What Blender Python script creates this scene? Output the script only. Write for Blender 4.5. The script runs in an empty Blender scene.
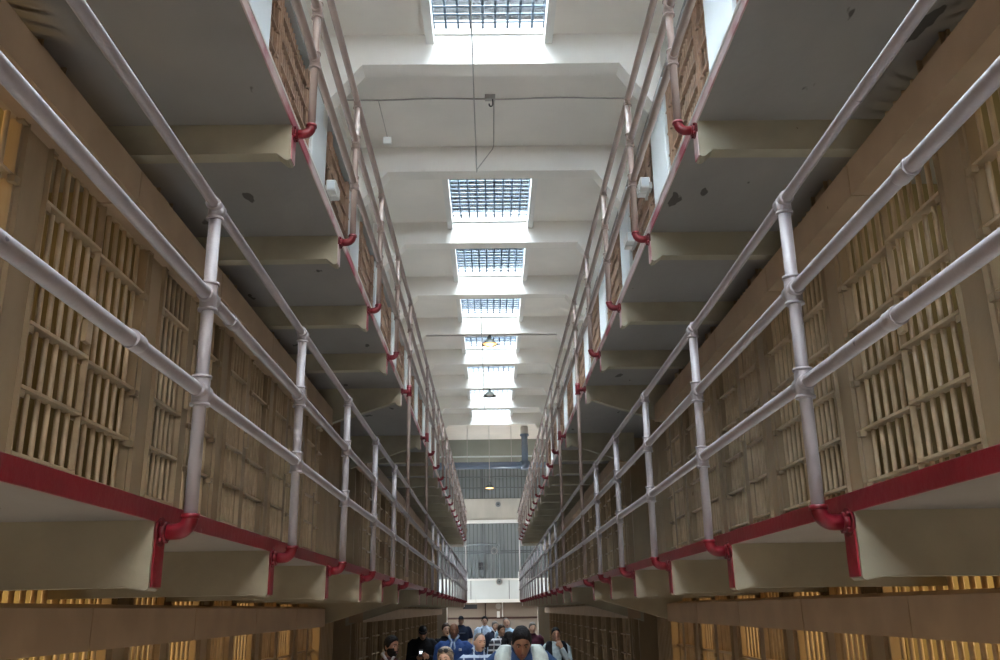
import bpy, math, random
from mathutils import Vector, Matrix
random.seed(7)
C = bpy.context.scene.collection
PI = math.pi
H = 1.99                 # eye height above the ground floor
TIER = 2.342             # storey height
D = [0.0, 2.342, 4.684]  # walking level of each storey
PITCH = 1.605            # railing posts and cells repeat at this distance
Y0 = 3.085               # first railing post in view
YEND = 38.0              # far end of the galleries
SIDES = {-1: dict(name='left', edge=1.10, rail=1.0, cell=2.17, box=1.93, col=2.22),
         1: dict(name='right', edge=1.198, rail=1.0976, cell=2.25, box=2.03, col=2.28)}
POSTS = [k for k in range(-4, 22) if k != 6]       # there is a wider gap at the cross passage
ORD = ['first','second','third','fourth','fifth','sixth','seventh','eighth','ninth','tenth','eleventh','twelfth',
       'thirteenth','fourteenth','fifteenth','sixteenth','seventeenth','eighteenth','nineteenth','twentieth',
       'twenty-first','twenty-second','twenty-third','twenty-fourth','twenty-fifth','twenty-sixth']

# ------------------------------------------------------------------ materials
def mat(name, col, rough=0.6, var=0.12, scale=6.0, spec=0.4, col2=None, chip=None, chip_t=0.68, chip_scale=9.0, bump=0.0,
        bscale=40.0, metallic=0.0, stretch=(1,1,1), col2_t=(0.4,0.65), emit=None):
    m = bpy.data.materials.new(name); m.use_nodes = True
    nt = m.node_tree; N = nt.nodes; L = nt.links
    b = N['Principled BSDF']
    b.inputs['Roughness'].default_value = rough
    b.inputs['Specular IOR Level'].default_value = spec
    b.inputs['Metallic'].default_value = metallic
    tc = N.new('ShaderNodeTexCoord'); mp = N.new('ShaderNodeMapping'); mp.inputs['Scale'].default_value = stretch
    geo = N.new('ShaderNodeNewGeometry')
    L.new(geo.outputs['Position'], mp.inputs['Vector'])
    n1 = N.new('ShaderNodeTexNoise'); n1.inputs['Scale'].default_value = scale; n1.inputs['Detail'].default_value = 5
    L.new(mp.outputs['Vector'], n1.inputs['Vector'])
    r = N.new('ShaderNodeValToRGB')
    c2 = col2 if col2 else tuple(max(0, c*(1-2*var)) for c in col)
    r.color_ramp.elements[0].position = col2_t[0]; r.color_ramp.elements[1].position = col2_t[1]
    r.color_ramp.elements[0].color = (*c2, 1); r.color_ramp.elements[1].color = (*col, 1)
    L.new(n1.outputs['Fac'], r.inputs['Fac'])
    out = r.outputs['Color']
    if chip:
        n2 = N.new('ShaderNodeTexNoise'); n2.inputs['Scale'].default_value = chip_scale; n2.inputs['Detail'].default_value = 3
        L.new(mp.outputs['Vector'], n2.inputs['Vector'])
        r2 = N.new('ShaderNodeValToRGB'); r2.color_ramp.elements[0].position = chip_t; r2.color_ramp.elements[1].position = chip_t+0.015
        L.new(n2.outputs['Fac'], r2.inputs['Fac'])
        mx = N.new('ShaderNodeMix'); mx.data_type = 'RGBA'
        L.new(r2.outputs['Color'], mx.inputs['Factor']); L.new(out, mx.inputs[6]); mx.inputs[7].default_value = (*chip, 1)
        out = mx.outputs[2]
    L.new(out, b.inputs['Base Color'])
    if bump:
        n3 = N.new('ShaderNodeTexNoise'); n3.inputs['Scale'].default_value = bscale; n3.inputs['Detail'].default_value = 4
        L.new(geo.outputs['Position'], n3.inputs['Vector'])
        bp = N.new('ShaderNodeBump'); bp.inputs['Strength'].default_value = bump; bp.inputs['Distance'].default_value = 0.01
        L.new(n3.outputs['Fac'], bp.inputs['Height']); L.new(bp.outputs['Normal'], b.inputs['Normal'])
    if emit:
        b.inputs['Emission Color'].default_value = (*emit[:3], 1); b.inputs['Emission Strength'].default_value = emit[3]
    return m

M = {}
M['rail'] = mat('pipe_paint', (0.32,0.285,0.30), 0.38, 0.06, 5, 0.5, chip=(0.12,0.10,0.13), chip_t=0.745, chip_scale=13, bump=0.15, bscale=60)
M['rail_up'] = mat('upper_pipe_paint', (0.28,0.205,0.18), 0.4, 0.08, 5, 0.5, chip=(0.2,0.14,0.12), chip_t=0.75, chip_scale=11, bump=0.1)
M['red'] = mat('red_paint', (0.27,0.011,0.024), 0.32, 0.12, 4, 0.5, chip=(0.30,0.16,0.15), chip_t=0.74, chip_scale=14, bump=0.2, bscale=30)
M['red_fit'] = mat('red_pipe_paint', (0.17,0.006,0.014), 0.38, 0.15, 12, 0.4, bump=0.15, bscale=40)
M['red_worn'] = mat('worn_red_paint', (0.66,0.53,0.53), 0.5, 0.1, 3.0, 0.4, col2=(0.42,0.09,0.13), col2_t=(0.43,0.55), bump=0.2, bscale=30, stretch=(1,0.6,1))  # faded red; the pale tone also holds painted-in light on the edge
M['deck'] = mat('deck_concrete', (0.32,0.31,0.30), 0.75, 0.07, 1.3, 0.2, chip=(0.10,0.095,0.09), chip_t=0.685, chip_scale=5.0, bump=0.25, bscale=14, stretch=(1.0,0.45,1))
M['walk'] = mat('pale_walkway_concrete', (0.62,0.60,0.56), 0.6, 0.06, 1.5, 0.3)  # unseen deck top, made pale to bounce skylight up to the ceiling
M['bracket'] = mat('bracket_paint', (0.44,0.40,0.30), 0.6, 0.10, 2.5, 0.3, chip=(0.12,0.09,0.06), chip_t=0.76, chip_scale=10, bump=0.2, bscale=20)
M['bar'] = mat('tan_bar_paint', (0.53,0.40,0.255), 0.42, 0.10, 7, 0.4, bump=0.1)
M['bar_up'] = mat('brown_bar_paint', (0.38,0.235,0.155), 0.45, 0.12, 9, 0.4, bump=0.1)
M['steelgrid'] = mat('blue_grey_grid', (0.10,0.14,0.19), 0.5, 0.05, 2, 0.4)
M['plate'] = mat('tan_plate_paint', (0.36,0.265,0.165), 0.5, 0.10, 3, 0.35, chip=(0.2,0.13,0.07), chip_t=0.75, bump=0.1, stretch=(1,1,.4))
M['box'] = mat('header_box_paint', (0.46,0.33,0.22), 0.5, 0.07, 3, 0.35, chip=(0.16,0.10,0.06), chip_t=0.76, chip_scale=12)
M['cellwall'] = mat('cell_plaster', (0.30,0.245,0.13), 0.8, 0.12, 1.6, 0.2, chip=(0.16,0.11,0.06), chip_t=0.72, chip_scale=3.5)
M['ceiling'] = mat('ceiling_paint', (0.86,0.82,0.765), 0.75, 0.05, 0.6, 0.2, chip=(0.35,0.32,0.29), chip_t=0.80, chip_scale=3)
M['white'] = mat('white_paint', (0.80,0.79,0.76), 0.6, 0.04, 1.0, 0.3)
M['column'] = mat('column_paint', (0.70,0.73,0.74), 0.5, 0.04, 1.0, 0.3)
M['concrete'] = mat('end_wall_concrete', (0.52,0.49,0.43), 0.8, 0.10, 1.2, 0.2, stretch=(1,1,0.25))
M['beige'] = mat('beige_wall_paint', (0.29,0.24,0.20), 0.7, 0.05, 0.8, 0.2)
M['greygreen'] = mat('grey_green_wall', (0.30,0.31,0.27), 0.8, 0.08, 0.7, 0.2)
M['panelwhite'] = mat('gallery_panel_white', (0.62,0.66,0.66), 0.6, 0.04, 0.8, 0.3)
M['steel'] = mat('grey_window_steel', (0.17,0.185,0.19), 0.5, 0.08, 2, 0.4)
M['floor'] = mat('polished_floor', (0.44,0.36,0.29), 0.35, 0.1, 1.0, 0.45)
M['dark'] = mat('dark_metal', (0.035,0.035,0.04), 0.5, 0.05, 2, 0.4)
M['stripe'] = mat('dark_brown_stripe', (0.06,0.03,0.025), 0.6, 0.05, 2, 0.3)
M['bluepipe'] = mat('blue_grey_pipe', (0.16,0.20,0.27), 0.22, 0.05, 2, 0.6)
M['wire'] = mat('grey_conduit', (0.46,0.43,0.40), 0.5, 0.05, 2, 0.4)
M['shade'] = mat('enamel_shade', (0.03,0.035,0.03), 0.35, 0.05, 2, 0.5)
M['bulb'] = mat('lit_bulb', (1.0,0.75,0.4), 0.4, 0, 2, 0.2, emit=(1.0,0.55,0.22,1.3))
M['bulb_white'] = mat('unlit_bulb', (0.85,0.83,0.8), 0.3, 0, 2, 0.4)

def glass_mat():
    m = bpy.data.materials.new('skylight_glass'); m.use_nodes = True
    nt = m.node_tree; N = nt.nodes; L = nt.links; N.remove(N['Principled BSDF'])
    t = N.new('ShaderNodeBsdfTransparent'); t.inputs['Color'].default_value = (0.93,0.97,1.0,1)
    g = N.new('ShaderNodeBsdfGlossy'); g.inputs['Roughness'].default_value = 0.08
    f = N.new('ShaderNodeFresnel'); f.inputs['IOR'].default_value = 1.3
    x = N.new('ShaderNodeMixShader')
    L.new(f.outputs[0], x.inputs[0]); L.new(t.outputs[0], x.inputs[1]); L.new(g.outputs[0], x.inputs[2])
    L.new(x.outputs[0], N['Material Output'].inputs['Surface'])
    return m
M['glass'] = glass_mat()
def frosted_mat():
    m = bpy.data.materials.new('dim_window_glass'); m.use_nodes = True
    b = m.node_tree.nodes['Principled BSDF']
    b.inputs['Base Color'].default_value = (0.30,0.33,0.33,1); b.inputs['Roughness'].default_value = 0.3
    return m
M['dimglass'] = frosted_mat()

# ------------------------------------------------------------------ mesh builder
class MB:
    def __init__(s): s.v = []; s.f = []; s.mi = []; s.sm = []; s.m = 0
    def add(s, vs, fs, smooth=False):
        o = len(s.v); s.v += [tuple(v) for v in vs]
        for f in fs: s.f.append(tuple(i+o for i in f)); s.mi.append(s.m); s.sm.append(smooth)
    def box(s, x0, x1, y0, y1, z0, z1, bev=0.0):
        x0, x1 = min(x0,x1), max(x0,x1); y0, y1 = min(y0,y1), max(y0,y1); z0, z1 = min(z0,z1), max(z0,z1)
        if bev <= 0:
            v = [(x0,y0,z0),(x1,y0,z0),(x1,y1,z0),(x0,y1,z0),(x0,y0,z1),(x1,y0,z1),(x1,y1,z1),(x0,y1,z1)]
            s.add(v, [(0,3,2,1),(4,5,6,7),(0,1,5,4),(1,2,6,5),(2,3,7,6),(3,0,4,7)])
            return
        b = bev      # box with bevelled long and short edges: three nested rings
        def ring(z, i): return [(x0+i,y0+b,z),(x0+b,y0+i,z),(x1-b,y0+i,z),(x1-i,y0+b,z),(x1-i,y1-b,z),(x1-b,y1-i,z),(x0+b,y1-i,z),(x0+i,y1-b,z)]
        rs = [ring(z0, b*0.9), ring(z0+b, 0), ring(z1-b, 0), ring(z1, b*0.9)]
        v = sum(rs, []); f = []
        for k in range(3):
            for i in range(8):
                j = (i+1) % 8; f.append((k*8+i, k*8+j, k*8+8+j, k*8+8+i))
        f.append(tuple(reversed(range(8)))); f.append(tuple(range(24, 32)))
        s.add(v, f)
    def prism(s, prof, a0, a1, axis='y'):
        """profile of 2-D points swept along an axis"""
        n = len(prof)
        if axis == 'y': P = lambda p, a: (p[0], a, p[1])
        elif axis == 'x': P = lambda p, a: (a, p[0], p[1])
        else: P = lambda p, a: (p[0], p[1], a)
        v = [P(p, a0) for p in prof] + [P(p, a1) for p in prof]
        f = [(i, (i+1) % n, n+(i+1) % n, n+i) for i in range(n)]
        f += [tuple(reversed(range(n))), tuple(range(n, 2*n))]
        s.add(v, f)
    def tube(s, pts, r, n=10, caps=True):
        pts = [Vector(p) for p in pts]; rs = r if isinstance(r, (list, tuple)) else [r]*len(pts)
        t0 = (pts[1]-pts[0]).normalized()
        a = Vector((0,0,1)) if abs(t0.z) < 0.9 else Vector((0,1,0))
        u = t0.cross(a).normalized(); v = []; prev = t0
        for i, p in enumerate(pts):
            if i == 0: t = t0
            elif i == len(pts)-1: t = (pts[i]-pts[i-1]).normalized()
            else: t = ((pts[i+1]-pts[i]).normalized()+(pts[i]-pts[i-1]).normalized()).normalized()
            u = (u - t*u.dot(t)).normalized(); w = t.cross(u)
            for k in range(n):
                an = 2*PI*k/n; v.append(p+(u*math.cos(an)+w*math.sin(an))*rs[i])
        f = []
        for i in range(len(pts)-1):
            for k in range(n):
                j = (k+1) % n; f.append((i*n+k, i*n+j, i*n+n+j, i*n+n+k))
        s.add(v, f, True)
        if caps:
            o = len(s.v)-len(v)
            s.f.append(tuple(o+k for k in reversed(range(n)))); s.mi.append(s.m); s.sm.append(False)
            s.f.append(tuple(o+(len(pts)-1)*n+k for k in range(n))); s.mi.append(s.m); s.sm.append(False)
    def sphere(s, c, r, n=10, m=7, sc=(1,1,1)):
        v = [(c[0], c[1], c[2]-r*sc[2])]
        for i in range(1, m):
            ph = -PI/2+PI*i/m
            for k in range(n):
                an = 2*PI*k/n
                v.append((c[0]+r*sc[0]*math.cos(ph)*math.cos(an), c[1]+r*sc[1]*math.cos(ph)*math.sin(an), c[2]+r*sc[2]*math.sin(ph)))
        v.append((c[0], c[1], c[2]+r*sc[2])); f = []
        for k in range(n): f.append((0, 1+(k+1) % n, 1+k))
        for i in range(m-2):
            for k in range(n):
                j = (k+1) % n; f.append((1+i*n+k, 1+i*n+j, 1+i*n+n+j, 1+i*n+n+k))
        t = len(v)-1
        for k in range(n): f.append((t, 1+(m-2)*n+k, 1+(m-2)*n+(k+1) % n))
        s.add(v, f, True)
    def lathe(s, prof, c=(0,0,0), n=20):
        v = []
        for r, z in prof:
            for k in range(n):
                an = 2*PI*k/n; v.append((c[0]+r*math.cos(an), c[1]+r*math.sin(an), c[2]+z))
        f = []
        for i in range(len(prof)-1):
            for k in range(n):
                j = (k+1) % n; f.append((i*n+k, i*n+j, i*n+n+j, i*n+n+k))
        s.add(v, f, True)
    def loft(s, rings, n=20, smooth=True):
        """rings: (cx, cy, cz, rx, ry[, tilt vector u, v])"""
        v = []
        for r in rings:
            cx, cy, cz, rx, ry = r[:5]
            for k in range(n):
                an = 2*PI*k/n
                ca, sa = math.cos(an), math.sin(an)
                e = 0.82
                ca = math.copysign(abs(ca)**e, ca); sa = math.copysign(abs(sa)**e, sa)
                v.append((cx+rx*ca, cy+ry*sa, cz))
        f = []
        for i in range(len(rings)-1):
            for k in range(n):
                j = (k+1) % n; f.append((i*n+k, i*n+j, i*n+n+j, i*n+n+k))
        f.append(tuple(reversed(range(n)))); f.append(tuple((len(rings)-1)*n+k for k in range(n)))
        s.add(v, f, smooth)
    def build(s, name, mats, parent=None, loc=None):
        me = bpy.data.meshes.new(name); me.from_pydata(s.v, [], s.f)
        for m in (mats if isinstance(mats, (list, tuple)) else [mats]): me.materials.append(m)
        me.polygons.foreach_set('material_index', s.mi); me.polygons.foreach_set('use_smooth', s.sm)
        me.update()
        o = bpy.data.objects.new(name, me); C.objects.link(o)
        if parent: o.parent = parent
        if loc: o.location = loc
        return o

def tag(o, label, cat, group=None, kind=None):
    if label: o['label'] = label
    if cat: o['category'] = cat
    if group: o['group'] = group
    if kind: o['kind'] = kind
    return o
def thing(name, label, cat, loc=(0,0,0), group=None):
    o = bpy.data.objects.new(name, None); C.objects.link(o); o.location = loc; o.empty_display_size = 0.1
    return tag(o, label, cat, group)
def struct(o): o['kind'] = 'structure'; return o
def link_copy(o, parent, loc=None):
    c = o.copy(); C.objects.link(c); c.parent = parent
    if loc is not None: c.location = loc
    return c
def dup(root, loc):
    r = root.copy(); C.objects.link(r); r.location = loc
    for ch in [o for o in PARTS[root.name]]:
        c = link_copy(ch, r)
        for g in PARTS.get(ch.name, []): link_copy(g, c)
    return r
PARTS = {}

# ------------------------------------------------------------------ galleries
def bracket_mesh(s, deep, worn):
    """concrete bracket under the deck, local y centred on 0, z down from the deck's walking level"""
    sd = SIDES[s]; e = sd['edge']; w = sd['cell']+0.02; t = 0.065
    zt = -0.058; zb = -0.280; zm = -0.238 if worn else -0.268; ze = -0.56 if deep else zm-0.007; t = 0.05
    b = MB()
    prof = [(s*e, zt), (s*e, zb+0.008), (s*(e+0.010), zb), (s*(e+0.030), zb+0.004), (s*(e+0.075), zm), (s*w, ze), (s*w, zt)]
    n = len(prof)
    v = [(p[0], -t, p[1]) for p in prof]+[(p[0], t, p[1]) for p in prof]
    # front face chamfered towards the sides
    b.m = 0
    b.add(v, [tuple(range(n)), tuple(reversed(range(n, 2*n)))]+[(i, (i+1) % n, n+(i+1) % n, n+i) for i in range(n)])
    # the painted end strip
    b.m = 1
    b.box(s*(e-0.006), s*(e+0.012), -t+0.012, t-0.002, zb+0.012, zt+0.004)
    return b
def railing_post(s, ti, tall):
    sd = SIDES[s]; r = 0.0225
    b = MB(); zs = (0.385, 0.729, 1.079)
    bot = -0.036
    b.tube([(0,0,(-TIER+0.02) if tall else bot), (0,0,zs[2]-0.01)], r if not tall else 0.022, 14)
    for z in zs[:2]:
        b.tube([(0,0,z-0.052),(0,0,z-0.046),(0,0,z+0.046),(0,0,z+0.052)], [r+0.005,r+0.008,r+0.008,r+0.005], 14)
        b.tube([(0,0,z-0.054),(0,0,z-0.044)], r+0.012, 14); b.tube([(0,0,z+0.044),(0,0,z+0.054)], r+0.012, 14)
        b.tube([(0,-0.05,z),(0,0.05,z)], r+0.007, 14)
    z = zs[2]
    b.tube([(0,0,z-0.050),(0,0,z)], r+0.005, 14); b.tube([(0,0,z-0.052),(0,0,z-0.043)], r+0.009, 14)
    b.tube([(0,-0.045,z),(0,0.045,z)], r+0.004, 14)
    return b
def elbow_mesh(s, tee):
    """red pipe elbow from the deck face out and up to the post, with its bolted flange"""
    sd = SIDES[s]; d = (sd['edge']-sd['rail'])*s; zc = -0.092; R = 0.045; r = 0.027
    b = MB()
    if tee:
        b.tube([(0,0,zc-0.06),(0,0,-0.015)], r+0.003, 14)
        b.tube([(0,0,zc),(d,0,zc)], r, 14)
        b.tube([(0,0,zc-0.065),(0,0,zc-0.05)], r+0.008, 14)
    else:
        pts = [(d,0,zc),(R*s,0,zc)]
        for i in range(1, 8):
            a = PI/2*i/7
            pts.append((s*(R-R*math.sin(a)), 0, zc+R-R*math.cos(a)))
        pts.append((0,0,-0.036))
        b.tube(pts, r, 14)
    b.tube([(0,0,-0.050),(0,0,-0.034)], r+0.004, 14)
    b.tube([(d-s*0.03,0,zc),(d-s*0.005,0,zc)], r+0.006, 14)
    b.tube([(d-s*0.010,0,zc),(d,0,zc)], 0.048, 16)
    for a in (0.8, 2.35, 3.95, 5.5):
        cy, cz = 0.037*math.cos(a), 0.037*math.sin(a)
        b.tube([(d-s*0.022,cy,zc+cz),(d-s*0.008,cy,zc+cz)], 0.010, 6)
    return b

TNAME = {1: 'middle', 2: 'top'}
for s, sd in SIDES.items():
    side = sd['name']
    for ti in (1, 2):
        z = D[ti]; dy = -0.05 if ti == 2 else 0.0
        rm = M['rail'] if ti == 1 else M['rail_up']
        # ---- deck
        dk = thing('gallery_deck', f'grey concrete walkway deck of the {side} {TNAME[ti]} gallery with a {"bright red" if ti==1 else "worn pink and red"} edge', 'walkway deck', (0,0,z))
        b = MB(); b.box(s*(sd['edge']+0.004), s*(sd['col']+0.25), -5.2, YEND, -0.058, -0.008); b.build('deck_slab', M['deck'], dk)
        b = MB(); b.box(s*(sd['edge']+0.004), s*(sd['col']+0.25), -5.2, YEND, -0.008, 0.0); b.build('walking_surface', M['walk'], dk)  # thin pale layer added as a reflector for the ceiling
        b = MB()
        b.box(s*(sd['edge']-0.006), s*(sd['edge']+0.004), -5.2, YEND, -0.062, 0.002, 0.002)
        b.build('edge_band', M['red'] if ti == 1 else M['red_worn'], dk)
        if ti == 2:
            b = MB(); b.box(s*(sd['edge']-0.008), s*(sd['edge']+0.05), -5.2, YEND, 0.002, 0.022); b.build('edge_lip', M['white'], dk)
        br = {}
        for k in POSTS:
            deep = k in (5, 7)
            if deep not in br:
                br[deep] = bracket_mesh(s, deep, ti == 2).build('bracket', [M['bracket'], M['red'] if ti == 1 else M['red_worn']], dk, (0, Y0+PITCH*k+dy, 0))
            else: link_copy(br[deep], dk, (0, Y0+PITCH*k+dy, 0))
        b = MB(); b.box(s*(sd['edge']-0.004), s*(sd['cell']+0.05), YEND-0.08, YEND, -0.25, -0.03); b.build('end_beam', M['white'], dk)
        # ---- railing
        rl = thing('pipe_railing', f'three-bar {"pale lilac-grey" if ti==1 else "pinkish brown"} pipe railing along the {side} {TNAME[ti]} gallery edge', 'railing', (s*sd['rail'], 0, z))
        names = ('lower_rail', 'middle_rail', 'top_rail')
        coup = {(-1,1,0): (2.476,), (-1,1,1): (3.39,), (1,1,1): (2.154,), (1,1,0): (2.342,)}
        for q, zz in enumerate((0.385, 0.729, 1.079)):
            b = MB(); r = (0.0235, 0.0225, 0.0195)[q] if ti == 1 else 0.0245
            pts = []; y = -5.2
            while y < YEND-0.3:
                pts.append((random.uniform(-.003,.003), y, zz+random.uniform(-.003,.003))); y += PITCH
            pts.append((0, YEND-0.1, zz)); b.tube(pts, r, 14)
            ys = list(coup.get((s,ti,q), ()))+[9.4+q*1.1+(0.5 if s>0 else 0), 19.3+q*0.7]
            for yc in ys:
                b.tube([(0,yc-0.036,zz),(0,yc-0.030,zz),(0,yc+0.030,zz),(0,yc+0.036,zz)], [r+0.001,r+0.004,r+0.004,r+0.001], 14)
                b.tube([(0,yc-0.037,zz),(0,yc-0.030,zz)], r+0.0055, 14)
            b.build(names[q], rm, rl)
        made = {}
        for k in POSTS:
            tall = ti == 2 and k in (5, 7)
            if ti == 1 and k in (5, 7):
                key = 'el'   # the tall pipe of the floor above stands in this elbow
                if key in made: link_copy(made[key], rl, (0, Y0+PITCH*k-0.03, 0))
                else: made[key] = elbow_mesh(s, False).build('elbow', M['red_fit'], rl, (0, Y0+PITCH*k-0.03, 0))
                continue
            loc = (0, Y0+PITCH*k+dy, 0)
            if tall not in made:
                p = railing_post(s, ti, tall).build('post', rm, rl, loc)
                e = elbow_mesh(s, tall).build('elbow', M['red_fit'], p)
                made[tall] = (p, e)
            else:
                p = link_copy(made[tall][0], rl, loc); link_copy(made[tall][1], p)
        b = MB()
        if ti == 2: b.tube([(0.04*s,YEND-0.1,-TIER+1.0),(0.04*s,YEND-0.1,1.08)], 0.022, 10)
        else: b.tube([(0,YEND-0.1,-0.05),(0,YEND-0.1,1.08)], 0.024, 10)
        b.build('end_post', M['white'], rl)

# ------------------------------------------------------------------ cell fronts
def cell_front_parts(s, ti, root, mid=True):
    """grille of one cell, local origin at the near edge of its wall plate on the floor; x=0 is the plane of the bars"""
    hgt = TIER-0.06 if ti < 2 else 3.95
    hz = [0.04+0.305*i for i in range(int((hgt-0.1)/0.305)+1)]
    parts = []
    # wall plate with flanged edges
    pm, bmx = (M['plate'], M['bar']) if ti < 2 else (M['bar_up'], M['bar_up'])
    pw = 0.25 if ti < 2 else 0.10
    b = MB(); b.box(-s*0.035, -s*0.018, -0.022, pw, 0, hgt); b.box(-s*0.018, s*0.058, 0.0, pw-0.015, 0, hgt); b.box(-s*0.060, -s*0.018, 0.0, 0.010, 0, hgt); b.box(-s*0.060, -s*0.018, pw-0.010, pw, 0, hgt)
    for z in hz[1:]:
        b.box(-s*0.055, -s*0.020, pw, pw+0.05, z-0.055, z-0.02)
        b.box(-s*0.055, -s*0.020, -0.05, 0.0, z-0.055, z-0.02)
    parts.append(b.build('wall_plate', pm, root))
    def grille(y0, y1, nb, dz, off):
        b = MB()
        for i in range(nb):
            y = y0+(y1-y0)*(i+0.5)/nb
            b.tube([(off,y,0),(off,y,hgt)], 0.0145, 8, False)
        for z in hz:
            b.box(off-s*0.046, off+s*0.018, y0-0.01, y1+0.012, z+dz-0.009, z+dz+0.009, 0.002)
        return b
    if ti == 2: mid = False
    e1, e2 = (0.80, 0.985) if mid else (0.905, 0.925)
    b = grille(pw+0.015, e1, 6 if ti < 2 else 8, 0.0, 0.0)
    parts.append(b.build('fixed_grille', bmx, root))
    b = grille(e2, PITCH-0.02, 6, -0.012, s*0.012)
    if mid:
        b.m = 1
        b.box(-s*0.032, s*0.03, e1+0.005, e2-0.012, 0, hgt)
        for z in hz[1:]: b.box(-s*0.052, -s*0.020, e2-0.03, e2+0.03, z-0.06, z-0.025)
        b.m = 0
    b.box(-s*0.045, -s*0.012, e1+0.004, e1+0.012, 0.01, min(hgt, 2.25)); b.box(-s*0.045, -s*0.012, e2-0.014, e2-0.006, 0.01, min(hgt, 2.25))
    if ti < 2: b.box(-s*0.060, -s*0.03, e2-0.10, e2-0.03, 1.02, 1.14, 0.004)
    parts.append(b.build('sliding_door', [bmx, pm], root))
    if ti < 2:
        b = MB()
        z0, z1 = 1.826, 2.022      # header box housing the door gear
        x0 = -(sd['cell']-sd['box'])*s
        ya = -0.745
        b.prism([(x0,z0),(x0,z1),(-s*0.03,z1+0.025),(-s*0.03,z0)], ya+0.006, ya+PITCH-0.006)
        parts.append(b.build('header_box', M['box'], root))
    return parts

FNAME = {0: 'ground floor', 1: 'middle', 2: 'top'}
for s, sd in SIDES.items():
    side = sd['name']
    for ti in (0, 1, 2):
        proto = None
        xx = s*(sd['cell'] if ti < 2 else sd['col']+0.08)
        n = 0
        for k in range(-5, 22):
            y = Y0+PITCH*k+0.68
            if ti < 2 and k in (5, 6): continue      # the cross passage
            if y+PITCH > YEND: continue
            where = f'behind the {ORD[k]} railing post' if k >= 0 else f'behind the viewer, number {ORD[-k-1]} back'
            if k < 0: where = f'{ORD[-k-1]} one nearer than the first railing post'
            lab = f'tan barred cell front, {side} {FNAME[ti]} {"gallery" if ti else "row"}, {where}' if ti else \
                  f'tan barred ground floor cell front, {side} row, {where.replace("behind","below")}'
            if k > 7: 
                lab = f'far narrow barred cell front, {side} {FNAME[ti]} row, {where.replace("behind","by" )}'
            grp = f'cell fronts of the {side} {FNAME[ti]} row'
            loc = (xx, y, D[ti])
            if k == 0 and ti < 2:
                o = thing('cell_front', lab.replace('tan barred', 'tan wide-grilled'), 'cell front', loc, grp)
                cell_front_parts(s, ti, o, False)
                continue
            if proto is None:
                proto = thing('cell_front', lab, 'cell front', loc, grp)
                PARTS[proto.name] = cell_front_parts(s, ti, proto)
            else:
                o = dup(proto, loc); o['label'] = lab

# ------------------------------------------------------------------ building shell
def cell_walls(s, sd):
    b = MB(); xb = sd['cell']+1.9
    for ti in (0, 1, 2):
        z0, z1 = D[ti], D[ti]+(TIER-0.058 if ti < 2 else 3.95)
        xo = sd['cell']+0.09
        b.m = 0
        for (ya, yb) in (((-4.5, 11.0+0.4), (14.75, YEND-0.3)) if ti < 2 else ((-4.5, YEND-0.3),)):
            b.box(s*xb, s*(xb+0.1), ya, yb, z0, z1)
            for k in range(-5, 23):
                y = Y0+PITCH*k+0.68
                if ya-0.2 <= y <= yb+0.1: b.box(s*(xo+(0.5 if ti == 2 else 0)), s*xb, y+0.06, y+0.2, z0, z1)
    return b
for s, sd in SIDES.items():
    side = sd['name']
    struct(cell_walls(s, sd).build('wall_'+side, M['cellwall']))
    # floors of the cells
    b = MB()
    for ti in (1, 2): b.box(s*(sd['col']+0.25), s*(sd['cell']+2.0), -4.5, YEND, D[ti]-0.058, D[ti])
    b.box(s*(sd['cell']+0.05), s*(sd['cell']+2.0), -4.5, YEND, D[2]+3.95, D[2]+4.0)
    struct(b.build('trim_cell_slabs_'+side, M['deck']))
    # passage walls: a tan panelled wall end, then the dark opening
    b = MB()
    for ti in (0, 1):
        h = TIER-0.058
        b.box(s*(sd['cell']-0.10), s*(sd['cell']+1.9), 11.1+0.42, 12.42, D[ti], D[ti]+h)
        for i in range(9): b.box(s*(sd['cell']-0.115), s*(sd['cell']-0.10), 11.54+i*0.1, 11.57+i*0.1, D[ti], D[ti]+h)
        b.box(s*(sd['cell']+1.8), s*(sd['cell']+1.9), 12.4, 14.8, D[ti], D[ti]+h)
        b.box(s*(sd['cell']+0.0), s*(sd['cell']+1.9), 14.68, 14.74, D[ti], D[ti]+h)
    struct(b.build('wall_passage_'+side, M['plate']))
    # wall above the bars up to the roof
    b = MB(); b.box(s*(sd['col']+0.16), s*(sd['col']+0.3), -5.2, YEND, D[2]+3.9, 9.75)
    struct(b.build('wall_upper_'+side, M['white']))
    # end pillar of the block
    b = MB(); b.m = 1; b.box(s*1.80, s*2.35, YEND-0.45, YEND-0.05, 0, D[1]-0.285, 0.01); b.m = 0; b.box(s*(sd['cell']+0.05), s*(sd['cell']+2.2), YEND-0.3, YEND, 0, D[2]+3.95)
    struct(b.build('column_'+side, [M['beige'], M['concrete']]))

YW = 43.0
b = MB(); b.box(-9, 9, -9, YW+0.3, -0.2, 0.0); struct(b.build('floor', M['floor']))

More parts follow.
